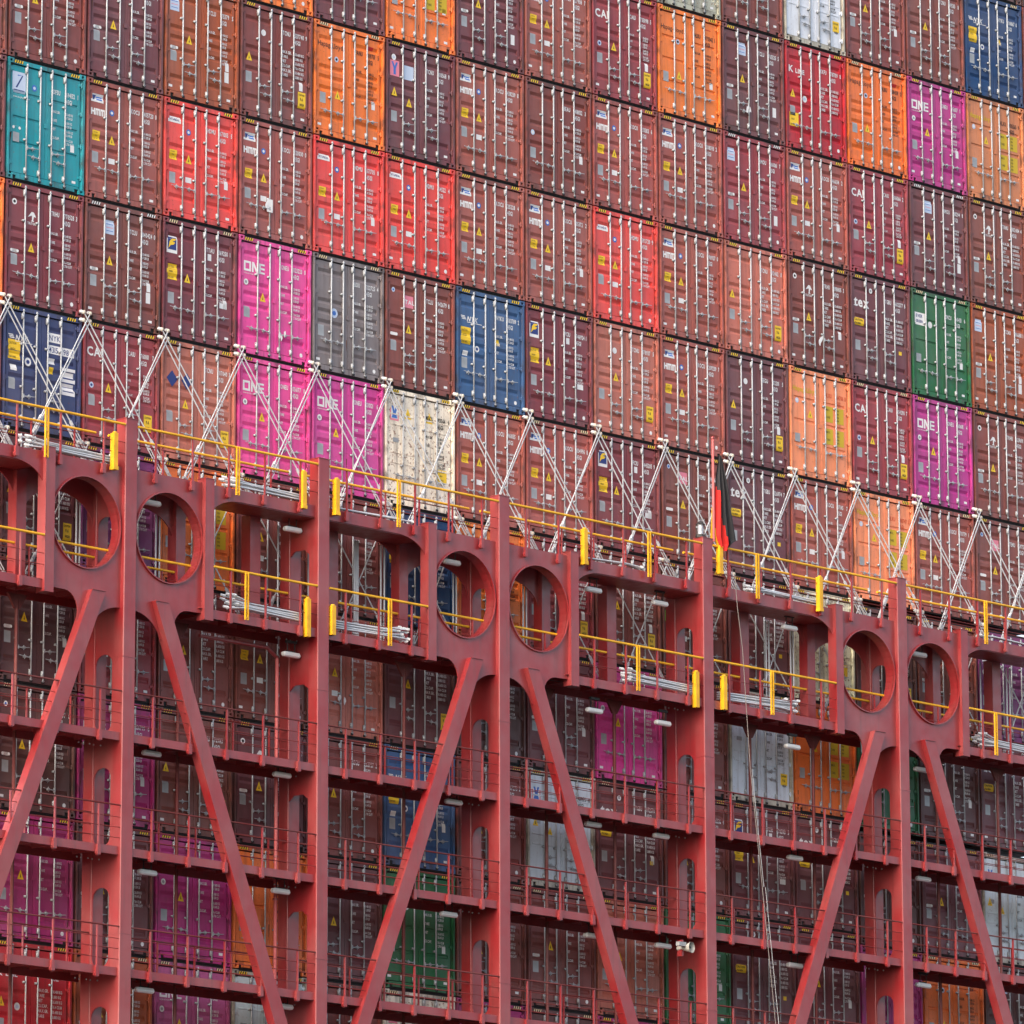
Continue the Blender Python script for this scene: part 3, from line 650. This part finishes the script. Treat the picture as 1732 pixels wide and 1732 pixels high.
# railings
def railing(a_, b_, nme, zf, y, front, inset=False):
    zr = RAIL[nme]; yel = nme in 'AB'
    rm = YRAIL if yel else BRD
    zz = zr if front else zr-.05
    o = MB(); o.tube((a_+.01, y, zz), (b_-.01, y, zz), (.030 if yel else .019), rm, 8); ro = part('handrail', o)
    w2 = MB()
    for dz in ((.42, .68) if yel else (.27, .5, .74)): w2.tube((a_, y+.01, zz-dz), (b_, y+.01, zz-dz), .009, WIRE, 4)
    part('rail_wire', w2)
    n = max(1, round((b_-a_)/1.25)); step = (b_-a_)/n
    for k in range(n):
        mb = MB() if front and nme in 'ABC' else REST
        x = a_+step*(k+.5)
        if front and not inset:
            mb.box(x-.006, x+.032, y-.012, y+.03, zf-.22, zz-.02, BR); mb.box(x-.035, x+.062, y-.02, y+.05, zf-.25, zf-.02, BR)
            mb.tube((x+.014, y+.0, zf-.2), (x+.014, y+.06, zf-.2), .07, BR, 10)
        else: mb.box(x-.014, x+.014, y-.02, y+.02, zf, zz-.02, BR)
        if mb is not REST: part('rail_post', mb)
REST = MB()
for nme, z in LEV:
    for (a_, b_) in spans(pil+(sti if nme == 'B' else [])):
        ins = nme == 'B' and any(XS[i]-2.5 < (a_+b_)/2 < XS[i]+2.5 for i in AF)
        railing(a_, b_, nme, z, -1.50 if ins else -1.85, True, ins)
    for (a_, b_) in spans(pil): railing(a_, b_, nme, z, -.86, False)
part('rail_posts', REST)['kind'] = 'stuff'
# extra rear posts at the upper storey, thin stanchions below
for x in (7.27, 9.85, 19.63, 24.60, 34.66):
    mb = MB(); mb.box(x-.17, x+.17, -.90, -.60, -12.70, -9.98, BR); part('rear_post', mb)
for x in (4.82, 12.27, 17.24, 19.7, 24.76, 27.19, -.24, 32.1, 34.6):
    mb = MB(); mb.tube((x, -.90, ZB), (x, -.90, -13.0), .042, BRD, 6)
    mb.prism([(x-.3, -12.86), (x+.3, -12.86), (x+.08, -13.2), (x-.08, -13.2)], -.93, -.87, BRD); part('stanchion', mb)
mb = MB(); mb.tube((7.93, -.98, ZB), (7.93, -.98, -13.3), .045, paint('pink_pipe_paint', .1, 0, rgb(190, 84, 84)), 8)
for z in (-15, -16, -18, -19, -21): mb.tube((7.93, -.98, z), (7.93, -.98, z+.04), .07, BR, 8)
mb.tube((7.93, -.98, -13.3), (7.6, -.98, -13.1), .045, BR, 8); mb.tube((7.6, -.98, -13.1), (5.4, -.98, -13.1), .045, BR, 8); part('fire_pipe', mb)
for nme, z in LEV[1:5]:
    for i in range(4):
        q = random.Random(i*7+ord(nme)); x0, x1 = XS[i]+.4, XS[i+1]-.4; mb = MB(); n = 14
        P3 = [(x0+(x1-x0)*k/n, -1.45+.05*math.sin(k), z-.10-.05*abs(math.sin(k*1.1+q.random()))) for k in range(n+1)]
        for p_, q_ in zip(P3, P3[1:]): mb.tube(p_, q_, .013, BLKM, 5, caps=False)
        part('cable_run', mb)
    for x in XS:
        mb = MB(); mb.box(x+.30, x+.52, -1.40, -1.28, z-.42, z-.16, BLKM); mb.box(x+.36, x+.46, -1.37, -1.31, z-.16, z-.03, BLKM); part('junction_box', mb)
# small hangers under the decks
mb = MB()
for nme, z in LEV[1:]:
    for x in XS:
        for k in range(5): mb.ball((x-1.0+.17*k, -1.3+.05*(k % 2), z-.26), .022, GALD, 6, 4)
part('cable_clamps', mb)
# yellow rod holders and gate posts
for x, z0, z1 in ((1.80, -9.82, -8.98), (7.88, -9.85, -8.98), (8.98, -9.85, -9.0), (17.60, -9.85, -8.98), (26.42, -9.85, -8.98), (22.60, -9.4, -8.72)):
    mb = MB(); mb.box(x-.062, x+.062, -1.93, -1.91, z0, z1, YRAIL); mb.box(x-.062, x-.04, -1.91, -1.80, z0, z1, YRAIL); mb.box(x+.04, x+.062, -1.91, -1.80, z0, z1, YRAIL)
    mb.tube((x, -1.88, z1-.02), (x, -1.88, z1+.03), .05, YRAIL, 10); mb.box(x-.075, x+.075, -1.94, -1.80, z0-.02, z0+.06, YRAIL); part('rod_holder', mb)
for x, z0, z1 in ((8.04, -12.90, -12.0), (8.87, -12.75, -12.05), (21.66, -12.92, -12.02), (22.70, -12.85, -12.0)):
    mb = MB(); mb.box(x-.062, x+.062, -1.93, -1.91, z0, z1, YRAIL); mb.box(x-.062, x-.04, -1.91, -1.80, z0, z1, YRAIL); mb.box(x+.04, x+.062, -1.91, -1.80, z0, z1, YRAIL)
    mb.tube((x, -1.88, z1-.02), (x, -1.88, z1+.03), .05, YRAIL, 10); part('rod_holder', mb)
for xs_, zr, zb in (((-.3, 5.73, 11.08, 19.96, 24.02, 33.07), -8.72, -9.86), ((6.05, 10.79, 19.52, 24.53, 33.39), -11.64, -12.76)):
    for x in xs_:
        mb = MB(); mb.box(x-.055, x-.027, -1.90, -1.86, zb, zr, YRAIL); mb.box(x+.027, x+.055, -1.90, -1.86, zb, zr, YRAIL)
        for z in (zb+.05, zb+.6): mb.box(x-.027, x+.027, -1.895, -1.87, z, z+.03, YRAIL)
        part('gate_post', mb)

# ------------------------------------------------------------------ work lamps under the decks
def lamp_mesh():
    mb = MB(); L_ = .24; pr = [(-.07, 0), (-.075, .03), (-.05, .085), (.05, .085), (.075, .03), (.07, 0), (.04, -.03), (-.04, -.03)]
    for k in range(len(pr)):
        p, q = pr[k], pr[(k+1) % len(pr)]; mb.face([(-L_, p[0], p[1]), (L_, p[0], p[1]), (L_, q[0], q[1]), (-L_, q[0], q[1])], LAMPW)
    for x, s in ((-L_, -1), (L_, 1)):
        for k in range(len(pr)):
            p, q = pr[k], pr[(k+1) % len(pr)]; mb.face([(x, *p), (x, *q), (x+s*.04, q[0]*.6, q[1]*.6+.01), (x+s*.04, p[0]*.6, p[1]*.6+.01)], LAMPW)
        mb.face([(x+s*.04, p[0]*.6, p[1]*.6+.01) for p in pr], LAMPW)
    return mb
LM = lamp_mesh().mesh('lamp_body')
hm = MB(); hm.tube((-.12, 0, .08), (-.12, 0, .36), .014, BLKM, 5); hm.tube((.12, 0, .08), (.12, 0, .36), .014, BLKM, 5); hm.box(-.16, .16, -.04, .04, .30, .36, BLKM); hm.tube((.1, 0, .1), (-.14, 0, .11), .018, BLKM, 5); HMM_ = hm.mesh('hanger')
lamps = [('B', 3.62, -13.3, 0)]
LP = [(3.62, -16.13), (7.80, -16.15), (3.53, -18.87), (7.78, -18.87), (3.48, -21.55), (7.91, -21.53), (18.54, -13.34), (21.04, -13.35), (13.56, -16.15), (18.47, -16.16), (20.94, -16.18), (13.39, -18.86), (18.42, -18.89), (20.98, -18.89),
      (25.93, -13.37), (25.97, -16.2), (25.91, -18.92), (31.01, -13.38), (31.01, -16.22), (30.93, -18.97), (18.53, -10.33), (20.97, -10.34), (13.5, -10.33), (8.1, -10.29), (3.52, -10.31), (25.88, -10.32), (31.01, -10.36), (8.07, -13.28)]
def where(x, z):
    k = min(range(5), key=lambda i: abs(XS[i]-x)); side = 'left' if x < XS[k] else 'right'
    lv = min(LEV, key=lambda q: abs(q[1]-.62-z) if q[0] != 'A' else abs(-10.33-z))[0]
    return k, side, {'A': 'top', 'B': 'second', 'C': 'third', 'D': 'fourth', 'E': 'fifth', 'F': 'sixth'}[lv]
for x, z in LP:
    e = empty('work_lamp', (x, -1.3, z)); k, side, lv = where(x, z)
    tag(e, 'white tubular lamp under the %s walkway, %s of the %s front pillar' % (lv, side, ORD[k]), 'lamp', 'work lamps hanging under the walkways')
    obj('lamp_body', LM, e); obj('hanger', HMM_, e)

# ------------------------------------------------------------------ lashing rods
def rod(p, q, label, group, r=.0155, tb=1.05):
    p = Vector(p); q = Vector(q)+Vector((rnd.uniform(-.07, .07), rnd.uniform(-.02, .02), rnd.uniform(-.05, .05))); d = (q-p).normalized(); Lh = (q-p).length
    e = empty('lashing_rod', q); tag(e, label, 'lashing rod', group)
    mb = MB(); mb.tube(p-q, d*(Lh-tb*.8)+p-q, r, ZINC, 6); mb.tube(p-q-d*.04+Vector((0, .1, 0)), p-q, .045, ZINC, 6); mb.ball(p-q, .042, CREAM2, 8, 5, 1.2); obj('rod', mb, e)
    side = d.cross(Vector((0, 1, 0))).normalized()*.034; t = MB()
    for s in (-1, 1): t.tube(-d*tb+side*s, -d*.12+side*s, .014, ZINC, 5)
    t.tube(-d*(tb+.03), -d*(tb-.08), .036, ZINC, 6); t.tube(-d*.2, Vector((0, 0, 0)), .04, GALD, 6); t.tube(-d*.6, -d*.5, .04, GALD, 6); t.tube(-d*.02+Vector((-.05, 0, 0)), -d*.02+Vector((.05, 0, 0)), .04, GALD, 6); obj('turnbuckle', t, e)
CREAM2 = mat('pale_rod_knob', (.50, .47, .40), .5, .1, .1)
for i in range(-1, 16):
    x = PX*i; z = -2*PZ
    nm = 'left photo edge' if i < 0 else ('boundary left of the %s stack' % ORD[i] if i < 15 else 'boundary beyond the last stack')
    g = 'lashing rods crossed over the upper containers'
    for s, word in ((1, 'right'), (-1, 'left')):
        for t in (0, 1):
            p = (x-s*.10, -.13, z+(.10 if t == 0 else -.09))
            q = (x+s*(2.36 if t == 0 else 2.12), -.56-.06*t, -9.42-.08*t) if s > 0 else (x+s*(2.26-.04*t), -.62+.1*t, -9.40-.06*t)
            rod(p, q, '%s of paired rods slanting down %s from the %s' % ('upper' if t == 0 else 'lower', word, nm), g)
for i in range(-1, 16):
    x = PX*i; z = -3*PZ
    nm = 'left photo edge' if i < 0 else ('boundary left of %s stack' % ORD[i] if i < 15 else 'boundary beyond last stack')
    for s, word in ((1, 'right'), (-1, 'left')):
        rod((x-s*.10, -.13, z-.06), (x+s*2.2, -.58, -12.42), 'lashing rod slanting down %s behind the upper walkway from %s' % (word, nm), 'single lashing rods behind the round openings', .017, .8)
for n_, xs_ in (('second front pillar', (8.25, 9.26, 9.36, 10.81, 10.87, 10.93, 11.71, 11.83)), ('third front pillar', (14.21, 14.32, 16.68, 16.8)), ('mast with the flag', (25.7, 25.81, 26.65, 26.76)), ('first front pillar', (1.77, 1.88, 4.28, 4.4)), ('fifth front pillar', (34.28, 35.37, 35.5))):
    for x in xs_:
        e = empty('lashing_rod', (x, -.66, -12.55)); tag(e, 'upright stowed lashing rod behind the walkway rail nearest the %s' % n_, 'lashing rod', 'upright rods stowed near '+n_)
        mb = MB(); mb.tube((0, 0, .05), (0, 0, 2.5), .022, ZINC, 6); mb.tube((0, 0, 0), (0, 0, .5), .034, ZINC, 6); obj('rod', mb, e)
BZ = mat('clean_zinc', (.66, .70, .74), .45, .1, .12)
def bundle(x0, x1, zt, n, knob_left, where_):
    rn = random.Random(int(x0*10))
    for k in range(n):
        row, cl = k//3, k % 3
        z = zt+.055*row; y = -1.71+.055*cl; L_ = x1-x0-rn.uniform(0, .38); sag = rn.uniform(-.02, .03); fan = .04*(row-1)-.05
        xk, xe = (x1-L_, x1) if knob_left else (x0+L_, x0)
        e = empty('stowed_rod', (xk, y, z)); tag(e, 'rod lying in the bundle %s' % where_, 'lashing rod', 'stowed rods in the bundle '+where_)
        mb = MB(); dx = xe-xk; s = 1 if dx > 0 else -1
        fan += rn.uniform(-.03, .03); mb.tube((0, 0, .10+fan), (s*.55, 0, sag+.03), .021, BZ, 6); mb.tube((s*.55, 0, sag+.03), (dx, 0, 0), .021, BZ, 6)
        mb.ball((0, 0, .10+fan), .045, BZ, 8, 5); mb.tube((0, -.05, .10+fan), (-s*.09, .03, .12+fan), .03, BZ, 6); obj('rod', mb, e)
bundle(-.9, 1.95, -9.62, 9, True, 'on the top walkway left of the first front pillar')
bundle(5.42, 8.0, -9.62, 9, True, 'on the top walkway left of the second front pillar')
bundle(9.1, 11.75, -9.64, 3, False, 'on the top walkway right of the second front pillar')
bundle(17.8, 20.2, -9.64, 3, False, 'on the top walkway left of the fourth front pillar')
bundle(23.9, 26.6, -9.62, 6, True, 'on the top walkway left of the fifth front pillar')
bundle(32.8, 35.4, -9.62, 3, True, 'on the top walkway at the right edge')
bundle(5.55, 8.0, -12.50, 12, True, 'on the second walkway left of the second front pillar')
bundle(8.9, 11.6, -12.52, 12, False, 'on the second walkway right of the second front pillar')
bundle(19.1, 21.7, -12.52, 12, True, 'on the second walkway left of the fourth front pillar')
bundle(22.75, 25.7, -12.54, 12, False, 'on the second walkway right of the fourth front pillar')
bundle(32.8, 35.6, -12.52, 12, True, 'on the second walkway at the right edge')

# ------------------------------------------------------------------ flag, mast, beacon, horn, rope
mast = MB(); mast.tube((0, 0, 0), (0, 0, 2.62), .034, paint('mast_paint', .1, 0, rgb(196, 96, 96)), 8); mast.ball((0, 0, 2.65), .05, BR)
m_ = obj('flagpole', mast, None, (22.38, -1.87, -8.62)); tag(m_, 'slim red flagpole on top of the fourth front pillar', 'flagpole')
fm = MB(); nu, nv = 18, 26
def lerp(t, ks):
    for (a0, v0), (a1, v1) in zip(ks, ks[1:]):
        if t <= a1: return v0+(v1-v0)*(t-a0)/(a1-a0)
    return ks[-1][1]
FB = mat('flag_black', (.02, .02, .024), .8); FR = mat('flag_red', rgb(205, 28, 22), .8); FG = mat('flag_gold', rgb(236, 178, 20), .8)
def fp(i, j, back=0):
    v = j/nv; u = i/nu
    xl = lerp(v, [(0, .17), (.25, .06), (.6, .03), (.9, .0), (1, .12)]); xr = lerp(v, [(0, .23), (.3, .42), (.6, .56), (.92, .76), (1, .55)])
    z = -.38-2.32*v-(.18*u*(1-u)*4*v if 0 else 0)-.12*v*math.sin(u*3.1)
    if v > .9 and u > .75: z += .22*(u-.75)/.25*(v-.9)/.1
    y = -.03+.06*math.sin(u*17+v*2)*min(1, v*2+.2)+back*.012
    return (xl+(xr-xl)*u, y, z)
for back in (0, 1):
    for j in range(nv):
        for i in range(nu):
            v = (j+.5)/nv; u = (i+.5)/nu; bk = lerp(v, [(0, 0), (.3, .0), (.45, .3), (1, .62)]); gd = lerp(v, [(0, -1), (.7, 0), (.9, .05), (1, .07)])
            fm.face([fp(i, j, back), fp(i+1, j, back), fp(i+1, j+1, back), fp(i, j+1, back)], FG if u < gd else (FR if u < bk else FB))
for j in range(8):
    for (xa, xb) in ((-.11, -.04),): fm.face([(xa+.06*(1-j/8), .05, -1.75-j*.1), (xb, .04, -1.75-j*.1), (xb, .04, -1.85-j*.1), (xa+.06*(1-(j+1)/8), .05, -1.85-j*.1)], FG)
fme = fm.mesh('flag', True)
fo = obj('flag', fme, None, (22.42, -1.87, -6.0)); tag(fo, 'limp black, red and gold flag hanging from the flagpole', 'flag')
e = empty('beacon_lamp', (22.05, -1.72, -8.555)); tag(e, 'small dark caged lantern on top of the fourth front pillar', 'lantern')
mb = MB(); mb.tube((0, 0, 0), (0, 0, .08), .13, BLKM, 12); mb.tube((0, 0, .34), (0, 0, .42), .12, BLKM, 12, .05)
for k in range(6): t = k*1.047; mb.tube((.11*math.cos(t), .11*math.sin(t), .08), (.11*math.cos(t), .11*math.sin(t), .36), .01, BLKM, 4)
obj('cage', mb, e); mb = MB(); mb.tube((0, 0, .08), (0, 0, .34), .075, mat('lantern_glass', (.55, .6, .68), .15), 12); obj('lens', mb, e)
e = empty('horn_loudspeaker', (21.18, -1.98, -18.95)); tag(e, 'white horn loudspeaker on the fourth front pillar', 'loudspeaker')
mb = MB(); mb.tube((0, -.10, 0), (-.05, .16, 0), .14, CONE, 14, .05, caps=False); mb.tube((0, -.09, 0), (-.05, .15, 0), .128, CONE, 14, .04, caps=False); mb.tube((-.05, .15, 0), (-.08, .3, 0), .06, CONE, 10); mb.tube((0, -.05, 0), (-.03, .1, 0), .03, BLKM, 8); obj('horn', mb, e)
mb = MB(); mb.box(-.36, -.12, -.02, .1, .02, .12, GALD); mb.box(-.12, .0, .1, .14, .02, .08, GALD); mb.box(-.1, -.04, .14, .3, -.2, .2, BR); obj('bracket', mb, e)
pts = [(23.04, -9.38), (23.12, -10.2), (23.3, -11.27), (23.54, -14.24), (23.94, -17.17), (24.38, -20.54), (24.9, -24.5)]
for k, off in enumerate((0, .06)):
    mb = MB()
    for (x0, z0), (x1, z1) in zip(pts if k == 0 else pts[3:], (pts if k == 0 else pts[3:])[1:]): mb.tube((x0+off*(1+(z0 < -15)), -1.98, z0), (x1+off*(1+(z1 < -18)), -1.98, z1), .009, mat('pale_rope', (.22, .20, .19), .8) if k == 0 else GALD, 5)
    o = obj('rope', mb); tag(o, ('pale rope hanging from the top rail right of the flag' if k == 0 else 'short grey line hanging beside the long pale rope'), 'rope')

# ------------------------------------------------------------------ the ship's deck and hull below the frame, and the water
mb = MB(); mb.box(-30, 60, -3.2, 40, -27.6, ZB, mat('deck_paint', (.10, .04, .035), .7, var=.2)); o = obj('deck', mb); o['kind'] = 'structure'
mb = MB(); mb.box(-30, 60, -3.0, 40, -46, -27.6, mat('hull_paint', (.12, .03, .03), .5, var=.1)); o = obj('ship_hull', mb); tag(o, 'dark red ship hull under the container stacks', 'ship')
wm = mat('water_surface', (.018, .025, .026), .6, spec=.15); mb = MB(); mb.face([(-4000, -4000, -45), (4000, -4000, -45), (4000, 4000, -45), (-4000, 4000, -45)], wm); o = obj('water', mb); o['kind'] = 'structure'
